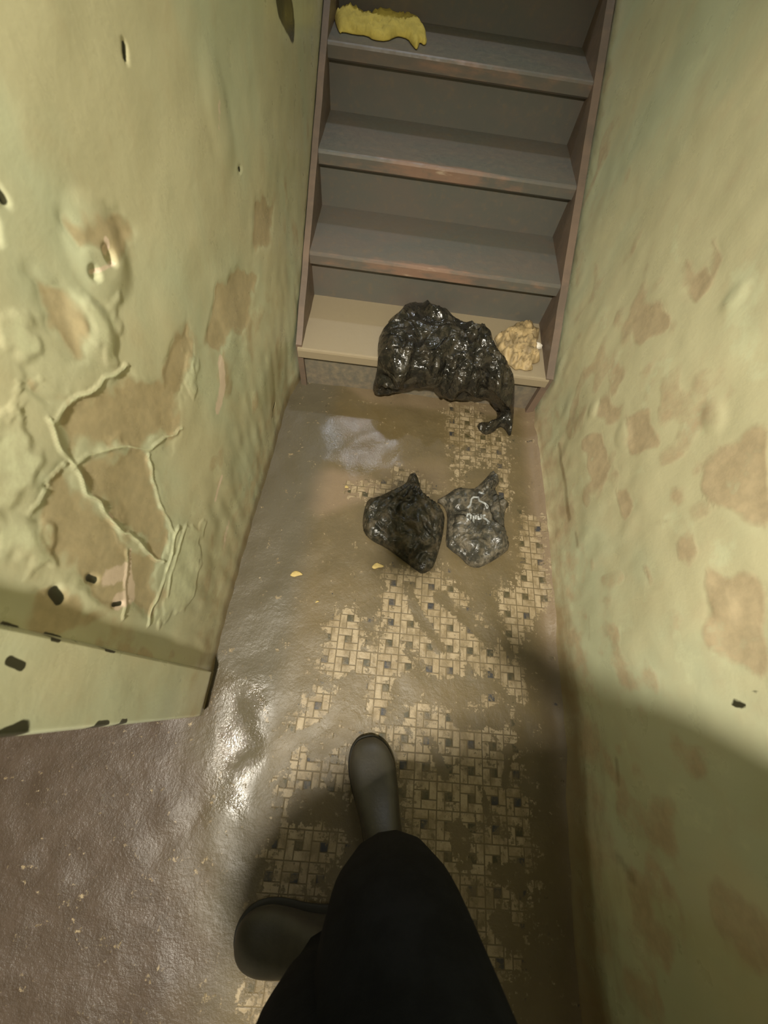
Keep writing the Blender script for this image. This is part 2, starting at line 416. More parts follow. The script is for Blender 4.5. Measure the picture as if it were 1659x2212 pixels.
LX, RX = -10.75, 5.5
def lw(pl): return [tuple(on_plane(x, y, 0, LX)[1:]) for x, y in pl]
def rw(pl): return [tuple(on_plane(x, y, 0, RX)[1:]) for x, y in pl]
def lxf(P):
    y, z = P[:, 0], P[:, 1]
    lo = np.interp(y, [-7, -5, -2, 2.5, 6, 10, 11.5, 13.2, 45], [-10.9, -10.95, -11.0, -10.87, -10.68, -10.6, -10.5, -10.05, -9.98])
    up = -10.93 + 0.93 * sstep(y, -2, 17)
    return lo + (up - lo) * sstep(z, 1.0, 5.5) * (1 - sstep(y, 12.5, 17) * 0.0)
def blobs(P, items):
    """items: (cx, cy, rx, ry, strength) in wall coordinates"""
    a = np.zeros(len(P))
    for c in items:
        d = np.hypot((P[:, 0] - c[0]) / c[2], (P[:, 1] - c[1]) / c[3])
        a = np.maximum(a, c[4] * (1 - sstep(d, 0.5, 1.25)))
    return a
def lines(P, items):
    a = np.zeros(len(P))
    for pl, w, s in items: a = np.maximum(a, s * (1 - sstep(poly_dist(P, pl, False), w * 0.15, w * 1.15)))
    return a
L_CRACK = [
 (lw([(285,795),(230,830),(170,870),(130,912)]), .085, 1), (lw([(130,912),(152,965),(176,1018),(222,1082),(272,1132),(330,1188),(366,1222)]), .10, 1),
 (lw([(180,1015),(206,972),(262,966),(338,972),(362,955),(402,920)]), .10, .8), (lw([(336,980),(350,1060),(372,1115),(388,1150)]), .10, .7),
 (lw([(156,1000),(112,1060),(84,1112)]), .07, .7), (lw([(396,1135),(372,1240),(352,1300),(334,1345)]), .13, .9), (lw([(412,1130),(386,1220),(372,1290)]), .13, .6),
 (lw([(298,1185),(290,1250),(282,1335)]), .08, .8), (lw([(60,830),(40,880),(0,940)]), .06, .5), (lw([(110,820),(60,870),(10,960)]), .05, .4),
]
def organic(pl, amp, seed, n=7):
    q = []
    for i in range(len(pl) - 1):
        for t in np.linspace(0, 1, n, endpoint=False): q.append((pl[i][0] * (1 - t) + pl[i + 1][0] * t, pl[i][1] * (1 - t) + pl[i + 1][1] * t))
    q.append(pl[-1])
    for _ in range(2): q = [q[0]] + [((q[i-1][0] + 2 * q[i][0] + q[i+1][0]) / 4, (q[i-1][1] + 2 * q[i][1] + q[i+1][1]) / 4) for i in range(1, len(q) - 1)] + [q[-1]]
    return [(a + amp * mnoise.noise(Vector((a * 2.2, b * 2.2, seed))), b + amp * mnoise.noise(Vector((a * 2.2, b * 2.2, seed + 5)))) for a, b in q]
L_CRACK = [(organic(p, .16, i * 3.3), w * .62, k) for i, (p, w, k) in enumerate(L_CRACK)]
L_PEEL = [lw(q) for q in (
 [(135,905),(180,870),(290,830),(400,830),(390,930),(370,960),(260,960),(200,965),(165,1000),(140,955)],
 [(190,1010),(215,985),(330,985),(345,1060),(380,1150),(360,1210),(280,1130),(210,1060)],
 [(150,1010),(200,1070),(300,1170),(355,1225),(340,1330),(230,1300),(120,1200),(90,1120)],
 [(460,620),(500,570),(530,600),(520,700),(470,760),(440,740)], [(370,740),(400,700),(420,760),(400,860),(350,900)],
 [(75,800),(150,860),(125,905),(60,850)], [(520,420),(560,440),(555,530),(525,530)],
 [(100,1270),(200,1290),(240,1330),(200,1390),(110,1360)], [(200,1360),(400,1420),(330,1440),(220,1400)],
 [(150,480),(230,440),(290,500),(240,560),(170,560)], [(90,600),(150,590),(200,700),(180,760),(120,700)],
)]
L_DARK = [(lw([(250,95),(253,122)]), .10, 1), (lw([(8,405),(26,432)]), .13, 1), (lw([(6,475),(14,520)]), .12, .9),
 (lw([(560,-20),(575,10),(590,36)]), .95, 1), (lw([(487,358),(489,364)]), .07, 1), (lw([(140,1280),(152,1298)]), .19, 1),
 (lw([(212,1250),(226,1255)]), .14, .9), (lw([(262,1308),(278,1305)]), .10, .9), (lw([(582,900),(588,870)]), .12, 1), (lw([(120,1372),(150,1382)]), .10, .8),
 (lw([(30,1350),(60,1360)]), .10, .8), (lw([(395,395),(402,420)]), .06, .5), (lw([(118,1050),(122,1058)]),.04,.6)]
L_SCUFF = [(lw([(470,780),(475,830),(468,880)]), .42, .9), (lw([(250,1250),(290,1235),(300,1290),(270,1300)]), .36, 1), (lw([(300,1190),(300,1220)]), .10, 1),
 (lw([(480,1030),(470,1080)]), .15, .9), (lw([(232,520),(238,545)]), .12, 1), (lw([(205,590),(250,568)]), .08, .8), (lw([(437,215),(440,270)]), .16, .7),
 (lw([(495,1180),(500,1130)]), .3, .6), (lw([(255,1110),(262,1120)]), .08, 1)]
L_PALE = [lw(q) for q in (
 [(20,670),(60,665),(105,730),(110,770),(60,790),(20,740)], [(190,650),(260,630),(275,720),(240,780),(200,700)], [(0,1100),(130,1120),(140,1220),(90,1240),(0,1200)],
 [(400,760),(430,770),(420,850),(400,830)], [(380,1160),(450,1130),(430,1300),(360,1350)], [(0,900),(60,880),(120,1000),(60,1100),(0,1120)],
)]
def l_disp(P):
    y, z = P[:, 0], P[:, 1]
    near = 1 - sstep(y, 14, 22)
    d = 0.07 * vnoise(P, 0.28, 1.3) + 0.015 * vnoise(P, 1.1, 5.1)
    d += lines(P, L_CRACK) * 0.05 * (0.7 + 0.6 * vnoise(P, 2.0, 6.0))
    wob = vnoise(P, 0.9, 8.8); wob2 = vnoise(P, 3.1, 2.8)
    peel = np.zeros(len(P))
    for q in L_PEEL: peel = np.maximum(peel, sstep(sdf(P, q) + 0.45 * wob + .12 * wob2, -0.22, 0.22))
    d -= 0.035 * peel
    pale = np.zeros(len(P))
    for q in L_PALE: pale = np.maximum(pale, sstep(sdf(P, q) + .35 * wob2 + .3 * wob, -0.10, 0.14))
    d += 0.022 * pale
    d += 0.085 * blobs(P, [(*lw([(225,545)])[0], .8, .95, 1), (*lw([(440,240)])[0], .8, 1.4, .5), (*lw([(480,660)])[0], .9, 1.6, .5), (*lw([(215,710)])[0], .5, .7, .7)])
    d -= 0.12 * blobs(P, [(*lw([(238,552)])[0], .17, .2, 1), (*lw([(210,590)])[0], .14, .16, .6)])
    d -= 0.05 * lines(P, L_DARK)
    d += 0.05 * vnoise(np.stack([y * 1.0, z * 0.35], 1), 1.6, 9.0) * (1 - sstep(z, 4, 9))
    return d * near * (1 - 0.9 * (1 - sstep(y, -5.3, -4.6)))
def l_peel(P):
    a = np.zeros(len(P))
    wob = vnoise(P, 0.9, 8.8) * .45 + vnoise(P, 3.1, 2.8) * .2
    for q in L_PEEL: a = np.maximum(a, 0.8 * sstep(sdf(P, q) + wob, -0.4, 0.4))
    a = np.maximum(a, .42 * sstep(vnoise(P, .42, 33.0) + .6 * vnoise(P, 1.3, 31.0), -.1, .5) * (1 - sstep(P[:, 1], 9, 14)))
    return np.maximum(a, 0.42 * (1 - sstep(P[:, 1], 1.5, 7)))
def l_pale(P):
    a = lines(P, [(p, w * .8, k) for p, w, k in L_CRACK]) * 0.95  # bright highlights along the cracks, painted in as pale colour
    for q in L_PALE: a = np.maximum(a, 0.6 * sstep(sdf(P, q) + .35 * vnoise(P, 3.1, 2.8) + .3 * vnoise(P, .9, 8.8), -0.25, 0.3))
    a = np.maximum(a, .5 * sstep(vnoise(P, .8, 53.0), .1, .5) * (1 - sstep(P[:, 1], 8, 13)))
    return a
def l_grime(P): 
    g = 0.95 * (1 - sstep(P[:, 1], 0.0, 1.7)) 
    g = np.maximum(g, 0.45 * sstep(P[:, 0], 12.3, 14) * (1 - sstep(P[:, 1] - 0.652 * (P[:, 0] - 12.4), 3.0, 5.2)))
    return g
L_LAY = {'peel': l_peel, 'pale': l_pale, 'dark': lambda P: lines(P, L_DARK), 'scuff': lambda P: lines(P, L_SCUFF), 'grime': l_grime}
ysL = axis([(-5.0, 6.0, 260), (6.0, 34, 190), (34, 62, 12)])
zsL = axis([(-0.4, 19.0, 330), (19, 75, 14)])
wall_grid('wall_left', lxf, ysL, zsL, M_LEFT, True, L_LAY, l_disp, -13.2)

# right wall
R_PEEL = [rw(q) for q in (
 [(1380,660),(1430,640),(1440,700),(1390,740),(1350,710)], [(1560,960),(1659,930),(1659,1150),(1600,1110),(1520,1060)],
 [(1530,1240),(1600,1220),(1659,1290),(1659,1480),(1580,1440),(1530,1370)], [(1480,560),(1530,600),(1500,650),(1470,620)],
 [(1330,1060),(1380,1090),(1350,1120)], [(1400,1240),(1420,1260),(1400,1275)], [(1540,520),(1560,560),(1540,590)],
 [(1300,860),(1350,870),(1340,920),(1290,900)], [(1350,900),(1400,890),(1420,960),(1360,980)], [(1260,950),(1300,940),(1320,1010),(1280,1060)],
)]
R_PALE = [rw(q) for q in ([(1560,570),(1640,560),(1659,820),(1600,840),(1560,700)], [(1530,1160),(1600,1160),(1600,1240),(1530,1230)],
 [(1440,590),(1470,560),(1460,480),(1445,500)], [(1480,150),(1600,20),(1560,90),(1490,200)])]
R_DARK = [(rw([(1585,1520),(1600,1522)]), .22, .75), (rw([(1625,1495),(1640,1500)]), .2, .5)]
R_GR = [(rw([(1330,1640),(1335,1690)]), .25, .6), (rw([(1340,1850),(1370,1900)]), .35, .6), (rw([(1290,1760),(1300,1800)]), .3, .5),
        (rw([(1270,1330),(1272,1380)]), .2, .5), (rw([(1420,1130),(1440,1125)]), .25, .45), (rw([(1205,960),(1225,1120)]), .35, .7), (rw([(1240,1150),(1245,1180)]), .25, .6)]
def rxf(P):
    y, z = P[:, 0], P[:, 1]
    b = np.interp(y, [-16, -11.4, -7.4, -4.5, -1.3, 7, 12.2, 13], [5.15, 5.25, 5.45, 5.5, 5.62, 5.68, 5.52, 5.5])
    return b + (5.5 - b) * sstep(z, 1, 5) - 0.25 * np.exp(-np.maximum(z, 0) * 2.2) * (1 - sstep(y, 11, 12.4))
def r_disp(P):
    y, z = P[:, 0], P[:, 1]
    d = -0.10 * vnoise(P, 0.30, 11.3) - 0.018 * vnoise(P, 1.2, 15.1)
    peel = np.zeros(len(P))
    for q in R_PEEL: peel = np.maximum(peel, sstep(sdf(P, q), -0.2, 0.3))
    for q in R_PALE: peel = np.maximum(peel, -sstep(sdf(P, q), -0.2, 0.3))
    d += 0.025 * peel
    d -= 0.06 * np.maximum(0, vnoise(np.stack([y, z * 0.5], 1), 1.3, 21.0)) * (1 - sstep(z, 5, 10)) * sstep(y, -4, 0)
    d -= 0.06 * blobs(P, [(*rw([(1285,885)])[0], .35, .4, 1), (*rw([(1345,940)])[0], .5, .5, .7), (*rw([(1540,900)])[0], .6, .4, .7), (*rw([(1560,1310)])[0], .5, .4, .8), (*rw([(1205,1555)])[0], .35, .3, .9), (*rw([(1585,640)])[0], .3, .5, .8)])
    return d * (1 - sstep(y, 20, 28))
def r_peel(P):
    a = np.zeros(len(P))
    for q in R_PEEL: a = np.maximum(a, 0.9 * sstep(sdf(P, q) + .4 * vnoise(P, 1.1, 3.3), -0.5, 0.5))
    a = np.maximum(a, .5 * sstep(vnoise(P, .36, 63.0) + .7 * vnoise(P, 1.1, 61.0), -.1, .5) * (1 - sstep(P[:, 1], 10, 15)))
    return np.maximum(a, 0.45 * (1 - sstep(P[:, 1], 1.0, 6)))
def r_pale(P):
    a = np.zeros(len(P))
    for q in R_PALE: a = np.maximum(a, 0.7 * sstep(sdf(P, q) + .4 * vnoise(P, 1.5, 3.0), -0.4, 0.5))
    a = np.maximum(a, .55 * sstep(vnoise(P, .7, 73.0) + .5 * vnoise(P, 2.2, 71.0), .1, .6) * (1 - sstep(P[:, 1], 10, 15)))
    return a
def r_grime(P):
    y, z = P[:, 0], P[:, 1]
    g = np.interp(y, [-16, -5, -2, 4, 13], [1.25, 1.1, .85, .55, .5]) * (1 - sstep(z, 0.2, 2.6))
    g = np.maximum(g, 0.4 * (1 - sstep(z, 2, 5)) * (1 - sstep(y, -5, -2)))
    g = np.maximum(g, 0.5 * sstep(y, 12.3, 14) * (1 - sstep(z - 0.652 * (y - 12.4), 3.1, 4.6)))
    return np.maximum(g, lines(P, R_GR))
ysR = axis([(-34, -16, 8), (-16, 14, 190), (14, 34, 80), (34, 62, 12)])
zsR = axis([(-0.4, 17.5, 130), (17.5, 75, 16)])
zero = lambda P: np.zeros(len(P))
wall_grid('wall_right', rxf, ysR, zsR, M_RIGHT, False, {'peel': r_peel, 'pale': r_pale, 'dark': lambda P: lines(P, R_DARK), 'scuff': zero, 'grime': r_grime}, r_disp, 8.0)

def solid(name, box, mat):
    o = bm_obj(name, box_bm(*box), mat); return tag(o, kind='structure')
solid('wall_landing', (-40, -13.2, -6.6, -5.2, -0.4, 42), M_DARKWALL)
solid('wall_back', (-40, 8, -36, -34, -0.4, 42), M_DARKWALL)
solid('wall_far_left', (-42, -40, -36, -5, -0.4, 42), M_DARKWALL)
solid('ceiling', (-42, 8, -36, 16, 42, 44), M_CEIL)
solid('wall_top', (-13.2, 8, 62, 64, 20, 76), M_DARKWALL)
solid('ceiling_stairwell', (-13.2, 8, 16, 64, 75, 77), M_CEIL)
solid('wall_header', (-13.2, 8, 14, 16, 44, 75), M_DARKWALL)

# door casing at the near end of the left wall: a painted steel frame, its edge chipped
def build_casing():
    ys = axis([(-6.8, -4.98, 44)]); zs = axis([(-0.2, 19, 420), (19, 42, 10)])
    Y, Z = np.meshgrid(ys, zs, indexing='ij'); P = np.stack([Y.ravel(), Z.ravel()], 1)
    y, z = P[:, 0], P[:, 1]
    prot = 0.33 * sstep(y, -6.85, -6.7) * (1 - sstep(y, -5.06, -4.99)) * sstep(z, 0.2, 1.6) + 0.06
    # chipped arrises
    e = vnoise(np.stack([z, z * 0], 1), 1.4, 2.0)
    X = -10.98 + prot + 0.02 * vnoise(P, 0.8, 4.0)
    V = np.stack([(X + OX) * S, y * S, z * S], 1).tolist()
    n, m = len(ys), len(zs); I = np.arange(n * m).reshape(n, m)
    F = np.stack([I[:-1, :-1], I[1:, :-1], I[1:, 1:], I[:-1, 1:]], -1).reshape(-1, 4)[:, ::-1].tolist()
    k = len(V)
    for (i, j) in ((0, 0), (n - 1, 0), (n - 1, m - 1), (0, m - 1)): V.append(((-13.2 + OX) * S, ys[i] * S, zs[j] * S))
    F.append([k, k + 1, k + 2, k + 3]); F.append([int(I[0, j]) for j in range(m - 1, -1, -1)] + [k, k + 3])
    F.append([int(I[n - 1, j]) for j in range(m)] + [k + 2, k + 1])
    o = mesh_obj('trim_1', V, F, M_LEFT)
    for q in range(len(F) - 3, len(F)): o.data.polygons[q].use_smooth = False
    dk = lines(P, [([(-5.62, 11.95), (-5.55, 12.3)], .13, 1), ([(-5.06, 9.2), (-5.06, 9.6)], .09, .8), ([(-5.07, 11.3), (-5.07, 11.5)], .1, .8)])
    chip = (1 - sstep(y + .25 * vnoise(P, 2.2, 1.0), -6.75, -6.35)) * sstep(z, 10.6, 11.5) 
    chip = np.maximum(chip, (1 - sstep(y, -6.75, -6.5)) * blobs(np.stack([y * 0, z], 1), [(0, 8.6, 1, .35, 1.2), (0, 7.6, 1, .22, 1.2)]))
    gr = np.maximum(0.9 * (1 - sstep(z, .2, 2.0)), 0.2 * (1 - sstep(z, 2, 5)))
    rows = {'peel': 0.35 * (1 - sstep(z, 2, 6)), 'pale': z * 0, 'dark': np.maximum(dk, chip), 'scuff': z * 0, 'grime': gr}
    for nm, a in rows.items(): set_attr(o.data, nm, np.concatenate([a, np.zeros(4)]))
    tag(o, kind='structure')
build_casing()

# ------------------------------------------------------------------ staircase
ST_Y, ST_Z, RUN, RISE = 12.4, 3.05, 4.40, 2.87
stair = empty('staircase', W(-2.5, 12.8, 0))
tag(stair, 'slate grey painted steel staircase climbing between the two green walls', 'staircase')
NSTEP = 11
def attr_fill(o, worn, dust):
    n = len(o.data.vertices); co = np.zeros(n * 3); o.data.vertices.foreach_get('co', co); co = co.reshape(-1, 3)
    set_attr(o.data, 'worn', worn(co)); set_attr(o.data, 'dust', dust(co))
SXL, SXR = -9.85, 5.15
def step_profile(name, pts, mat, parent, k, nx=60):
    """extrude a (y,z) profile along x with light sag"""
    xs = np.linspace(SXL, SXR, nx); V = []; F = []
    m = len(pts)
    for i, x in enumerate(xs):
        for (y, z) in pts: V.append(W(x, y, z))
    for i in range(nx - 1):
        for j in range(m):
            a, b = i * m + j, i * m + (j + 1) % m; F.append((a, a + m, b + m, b))
    F.append(tuple(range(m))); F.append(tuple(reversed(range((nx - 1) * m, nx * m))))
    o = mesh_obj(name, V, F, mat, parent, smooth=False)
    return o
for k in range(NSTEP):
    y0 = ST_Y + RUN * k; zt = ST_Z + RISE * k; zb = zt - 0.72
    zprev = 0.0 if k == 0 else zt - RISE
    # tread with a rounded folded nosing
    nose = [(y0 + .10, zb), (y0, zb + .10), (y0, zt - .14), (y0 + .04, zt - .04), (y0 + .14, zt)]
    mids = [(y0 + RUN * f, zt) for f in (.1, .2, .3, .45, .6, .8, 1.0)] + [(y0 + RUN + .55, zt)]
    back = [(y0 + RUN + .55, zt - .18), (y0 + .55, zt - .18), (y0 + .5, zb)]
    tr = step_profile('tread', nose + mids + back, M_STAIR, stair, k)
    def worn(co, y0=y0, zt=zt, k=k):
        x = co[:, 0] + stair.location.x; y = co[:, 1] + stair.location.y
        front = 1 - sstep(y / S - y0, 0.1, 0.7)
        mid = np.exp(-((x + 0.02) / 0.20) ** 2)
        return front * (0.30 + 0.42 * mid * (1.0 if k in (1, 2) else 0.5)) + 0.15
    attr_fill(tr, worn, (lambda co: np.full(len(co), 0.62)) if k == 0 else (lambda co: np.full(len(co), 0.12)))
    rs = step_profile('riser', [(y0 + .40, zprev - .1), (y0 + .40, zb + .3), (y0 + .52, zb + .3), (y0 + .52, zprev - .1)], M_STAIR, stair, k)
    attr_fill(rs, lambda co: np.full(len(co), 0.05), (lambda co: np.full(len(co), 0.42)) if k == 0 else (lambda co: np.zeros(len(co))))
def stringer(x0, x1, top, ystart):
    yend = ST_Y + RUN * NSTEP; sl = RISE / RUN
    top0 = ST_Z + top + sl * (ystart - ST_Y)
    N = 60; ys = np.linspace(ystart, yend, N); V = []; F = []
    for i, y in enumerate(ys):
        zt = top0 + sl * (y - ystart); zb = max(-0.2, zt - 6.5)
        wob = 0.03 * mnoise.noise(Vector((y * 1.1, x0, 0)))
        for x in (x0 + wob, x1 + wob): V += [W(x, y, zb), W(x, y, zt)]
    for i in range(N - 1):
        a = i * 4; b = a + 4
        F += [(a, a + 1, b + 1, b), (a + 1, a + 3, b + 3, b + 1), (a + 3, a + 2, b + 2, b + 3), (a + 2, a, b, b + 2)]
    F += [(0, 2, 3, 1), tuple(reversed(((N - 1) * 4, (N - 1) * 4 + 2, (N - 1) * 4 + 3, (N - 1) * 4 + 1)))]
    o = mesh_obj('stringer', V, F, M_STRING, stair, smooth=False)
    attr_fill(o, lambda co: np.full(len(co), 0.35), lambda co: np.full(len(co), 0.0))
    return o
stringer(-9.94, -9.6, 0.05, 12.55)
s2 = stringer(4.93, 5.36, 0.0, 12.45)

# ------------------------------------------------------------------ soft lumps (bags, rags) from an outline on a base surface
def resample(pl, step):
    out = []
    n = len(pl)
    for i in range(n):
        a = np.array(pl[i], float); b = np.array(pl[(i + 1) % n], float)
        m = max(1, int(round(np.linalg.norm(b - a) / step)))
        for k in range(m): out.append(tuple(a + (b - a) * k / m))
    return out
def smooth_closed(pl, it=1):
    for _ in range(it):
        q = []
        n = len(pl)
        for i in range(n):
            a = pl[i]; b = pl[(i + 1) % n]
            q += [(a[0] * .75 + b[0] * .25, a[1] * .75 + b[1] * .25), (a[0] * .25 + b[0] * .75, a[1] * .25 + b[1] * .75)]
        pl = q
    return pl
def lump(name, outline, base, mat, step=6, height=1.0, falloff=60.0, fold=0.3, fscale=0.02, seed=1.0, extra=None, parent=None, rough_edge=0.0, power=0.5, smooth=1, edge=0.06):
    """outline in reference pixels; base(px,py) -> (point, normal); closed body of varying thickness"""
    pl = resample(smooth_closed(outline, smooth), step)
    if rough_edge:
        pl = [(x + rough_edge * mnoise.noise(Vector((x * .06, y * .06, seed))), y + rough_edge * mnoise.noise(Vector((x * .06, y * .06, seed + 9)))) for x, y in pl]
    A = np.array(pl); x0, y0 = A.min(0); x1, y1 = A.max(0)
    gx = np.arange(x0, x1, step); gy = np.arange(y0, y1, step * .87)
    G = np.array([(x + (step / 2 if j % 2 else 0), y) for j, y in enumerate(gy) for x in gx])
    d = sdf(G, A); G = G[d > step * 0.6]
    pts = [Vector(p) for p in pl] + [Vector(p) for p in G]
    nb = len(pl)
    v2, _, f2, _, _, _ = delaunay_2d_cdt(pts, [(i, (i + 1) % nb) for i in range(nb)], [list(range(nb))], 1, 1e-4)
    P = np.array([tuple(v) for v in v2]); D = poly_dist(P, A)
    isb = D < 1e-3
    top = []; bot = []
    for i, p in enumerate(P):
        o, n = base(p[0], p[1]); o = np.array(o); n = np.array(n)
        r = min(1.0, D[i] / falloff)
        dome = (r * (2 - r)) ** power
        q = Vector((p[0] * fscale, p[1] * fscale, seed))
        warp = Vector((p[0] * fscale * .5 + 1.4 * mnoise.noise(q), p[1] * fscale * .5 + 1.4 * mnoise.noise(q + Vector((5, 5, 5))), seed))
        rid = 1 - abs(mnoise.noise(warp * 2.1)) * 2.6
        rid2 = 1 - abs(mnoise.noise(warp * 4.7 + Vector((2, 7, 1)))) * 2.6
        hgt = height * dome * (0.62 + 0.38 * mnoise.noise(q * .8)) + fold * dome * (rid * .7 + rid2 * .22)
        if extra: hgt += extra(p[0], p[1])
        hgt = max(hgt, 0.03)
        if extra and D[i] < 8: hgt = min(hgt, .35)
        if isb[i]: hgt = edge
        top.append(W(*(o + n * hgt))); bot.append(W(*(o + n * 0.012)))
    V = top + bot; N = len(top); F = []
    cnt = {}
    for f in f2:
        f = list(f)
        a, b, c = (P[f[0]], P[f[1]], P[f[2]])
        area = (b[0] - a[0]) * (c[1] - a[1]) - (b[1] - a[1]) * (c[0] - a[0])
        if area > 0: f = f[::-1]
        F.append(tuple(f)); F.append(tuple(i + N for i in reversed(f)))
        for i in range(len(f)):
            e = (f[i], f[(i + 1) % len(f)]); cnt[e] = cnt.get(e, 0) + 1
    for (a, b) in cnt:
        if (b, a) not in cnt: F.append((b, a, a + N, b + N))
    o = mesh_obj(name, V, F, mat, parent)
    o.data.validate()
    return o
def base_floor(px, py, z=0.0):
    return fl(px, py, z), (0, 0, 1)
def base_step(px, py):
    """tread top where the ray lands on it, else the hanging front from nosing to floor"""
    p = fl(px, py, ST_Z + .05)
    if p[1] > ST_Y: return p, (0, 0, 1)
    q = on_plane(px, py, 1, ST_Y - 0.12)
    if q[2] > 0.05:
        t = sstep(ST_Z - q[2], 0.0, 0.8)
        n = np.array([0, -float(t) * .9, 1 - .8 * float(t)]); n /= np.linalg.norm(n)
        return q, n
    return fl(px, py, 0.05), (0, 0, 1)
def base_tread(k):
    def f(px, py):
        return fl(px, py, ST_Z + RISE * k + .02), (0, 0, 1)
    return f
def c3(pl): return [(780 + x / 3.95, 620 + y / 3.95) for x, y in pl]
def c4(pl): return [(760 + x / 4.608, 1000 + y / 4.608) for x, y in pl]
big = c3([(230,290),(330,220),(420,140),(500,132),(560,160),(640,215),(760,270),(860,340),(960,355),(1070,370),(1100,420),(1140,540),(1220,650),(1290,740),(1310,830),(1308,950),(1300,1080),(1290,1200),(1270,1290),(1225,1210),(1180,1190),(1120,1250),(1050,1265),(985,1200),(1010,1155),(1080,1160),(1150,1140),(1165,1080),(1120,1010),(1090,950),(1010,950),(880,958),(760,950),(680,925),(620,880),(610,830),(520,840),(400,880),(260,905),(110,900),(98,860),(130,740),(145,620),(140,520),(160,400),(240,330)])
def creases(kx, ky, n, amp, reach, seed):
    def f(px, py):
        d = math.hypot(px - kx, py - ky); a = math.atan2(py - ky, px - kx)
        w = math.sin(a * n + 2.2 * mnoise.noise(Vector((px * .02, py * .02, seed))))
        return amp * w * math.exp(-d / reach) * min(1, d / 12) + .10 * (1 - 3 * abs(mnoise.noise(Vector((px * .028 + py * .012, py * .028 - px * .014, seed + 3))))) * min(1, d / 40)
    return f
ob = lump('rubbish_bag', big, base_step, M_BAG, step=4, height=0.8, falloff=40, fold=0.95, fscale=0.0085, seed=5.3, power=0.6)
tag(ob, 'large crumpled glossy black plastic rubbish bag slumped over the lowest stair', 'bag')
sb1 = c4([(160,360),(260,345),(400,275),(540,215),(570,120),(620,98),(665,170),(682,280),(760,350),(860,420),(925,520),(915,640),(905,720),(880,820),(840,960),(800,1060),(700,1112),(640,1070),(560,1010),(440,920),(330,840),(200,780),(120,700),(105,600),(120,480)])
o1 = lump('tied_bag', sb1, base_floor, M_BAG2, step=4, height=1.3, falloff=60, fold=0.45, fscale=0.016, seed=12.4, extra=creases(893, 1050, 17, .22, 60, 2.0))
tag(o1, 'small knotted black plastic bag on the muddy tiles, the left of the two', 'bag')
sb2 = c4([(930,330),(1050,245),(1160,270),(1230,260),(1330,160),(1400,78),(1450,130),(1470,190),(1420,260),(1430,310),(1520,360),(1572,420),(1520,470),(1510,600),(1530,700),(1572,850),(1480,930),(1330,1020),(1240,1052),(1150,1020),(1080,940),(980,870),(930,820),(945,640),(950,520),(915,430),(830,385)])
o2 = lump('tied_bag', sb2, base_floor, M_BAG3, step=4, height=1.25, falloff=60, fold=0.38, fscale=0.017, seed=17.9, extra=creases(1068, 1050, 17, .22, 60, 6.0))
tag(o2, 'small knotted grey black plastic bag with pale marks, right beside its darker twin', 'bag')

def surf_point(obj, px, py, lift=0.012):
    """point on the upper skin of a lump seen through a pixel"""
    from mathutils.bvhtree import BVHTree
    if 'bvh' not in surf_point.__dict__: surf_point.bvh = {}
    if obj.name not in surf_point.bvh:
        me = obj.data; surf_point.bvh[obj.name] = BVHTree.FromPolygons([v.co for v in me.vertices], [p.vertices for p in me.polygons])
    o = W(*CAM) ; d = Vector(ray(px, py)).normalized()
    h = surf_point.bvh[obj.name].ray_cast(o, d)
    if h[0] is None: return None
    return h[0] + h[1] * lift * S
def strokes(name, obj, paths, width, mat):
    """flat ribbons laid on the skin of a lump"""
    V = []; F = []
    for pl in paths:
        pts = []
        for i in range(len(pl) - 1):
            for t in np.linspace(0, 1, 5, endpoint=False):
                pts.append((pl[i][0] * (1 - t) + pl[i + 1][0] * t, pl[i][1] * (1 - t) + pl[i + 1][1] * t))
        pts.append(pl[-1]); base = len(V); ok = 0
        for i, p in enumerate(pts):
            a = pts[max(0, i - 1)]; b = pts[min(len(pts) - 1, i + 1)]
            t = np.array([b[0] - a[0], b[1] - a[1]], float); t /= max(np.linalg.norm(t), 1e-6); nrm = np.array([-t[1], t[0]])
            l = surf_point(obj, *(np.array(p) + nrm * width)); r = surf_point(obj, *(np.array(p) - nrm * width))
            if l is None or r is None: break
            V += [l, r]; ok += 1
        for i in range(ok - 1):
            a = base + i * 2; F.append((a, a + 1, a + 3, a + 2))
    o = mesh_obj(name, V, F, mat); o.parent = obj
    return o
pr = strokes('print', o2, [c4(q) for q in (
  [(1150,450),(1180,420),(1190,360),(1210,340),(1260,345),(1270,380),(1320,400),(1350,430),(1345,455)], [(1260,290),(1320,310)],
  [(1160,500),(1145,530),(1155,565),(1180,560),(1185,520),(1160,500)], [(1210,600),(1210,510),(1235,520),(1230,560)],
  [(1255,510),(1260,560),(1285,555),(1285,510)], [(1330,520),(1305,525),(1310,550),(1335,560),(1365,590),(1350,610)],
  [(920,590),(935,650),(980,690),(970,715)])], 1.9, M_PALE)  # pale strokes laid over the skin of the right bag
tag(pr, 'pale curved marks')

# yellow rag hanging over the edge of an upper step
def cy(pl): return [(680 + x / 5.53, y / 5.53) for x, y in pl]
yel = cy([(230,200),(265,140),(310,165),(370,130),(520,150),(620,190),(700,190),(770,160),(900,165),(1040,175),(1150,215),(1240,270),(1320,370),(1325,440),(1340,510),(1310,550),(1250,510),(1240,560),(1215,605),(1160,545),(1110,470),(1010,440),(960,450),(860,500),(700,485),(620,430),(480,420),(330,385),(300,410),(255,310)])
oy = lump('rag', yel, base_tread(3), M_YELLOW, step=4, height=0.45, falloff=14, fold=0.18, fscale=0.04, seed=22.0)
tag(oy, 'crumpled yellow rag lying across an upper stair', 'rag')

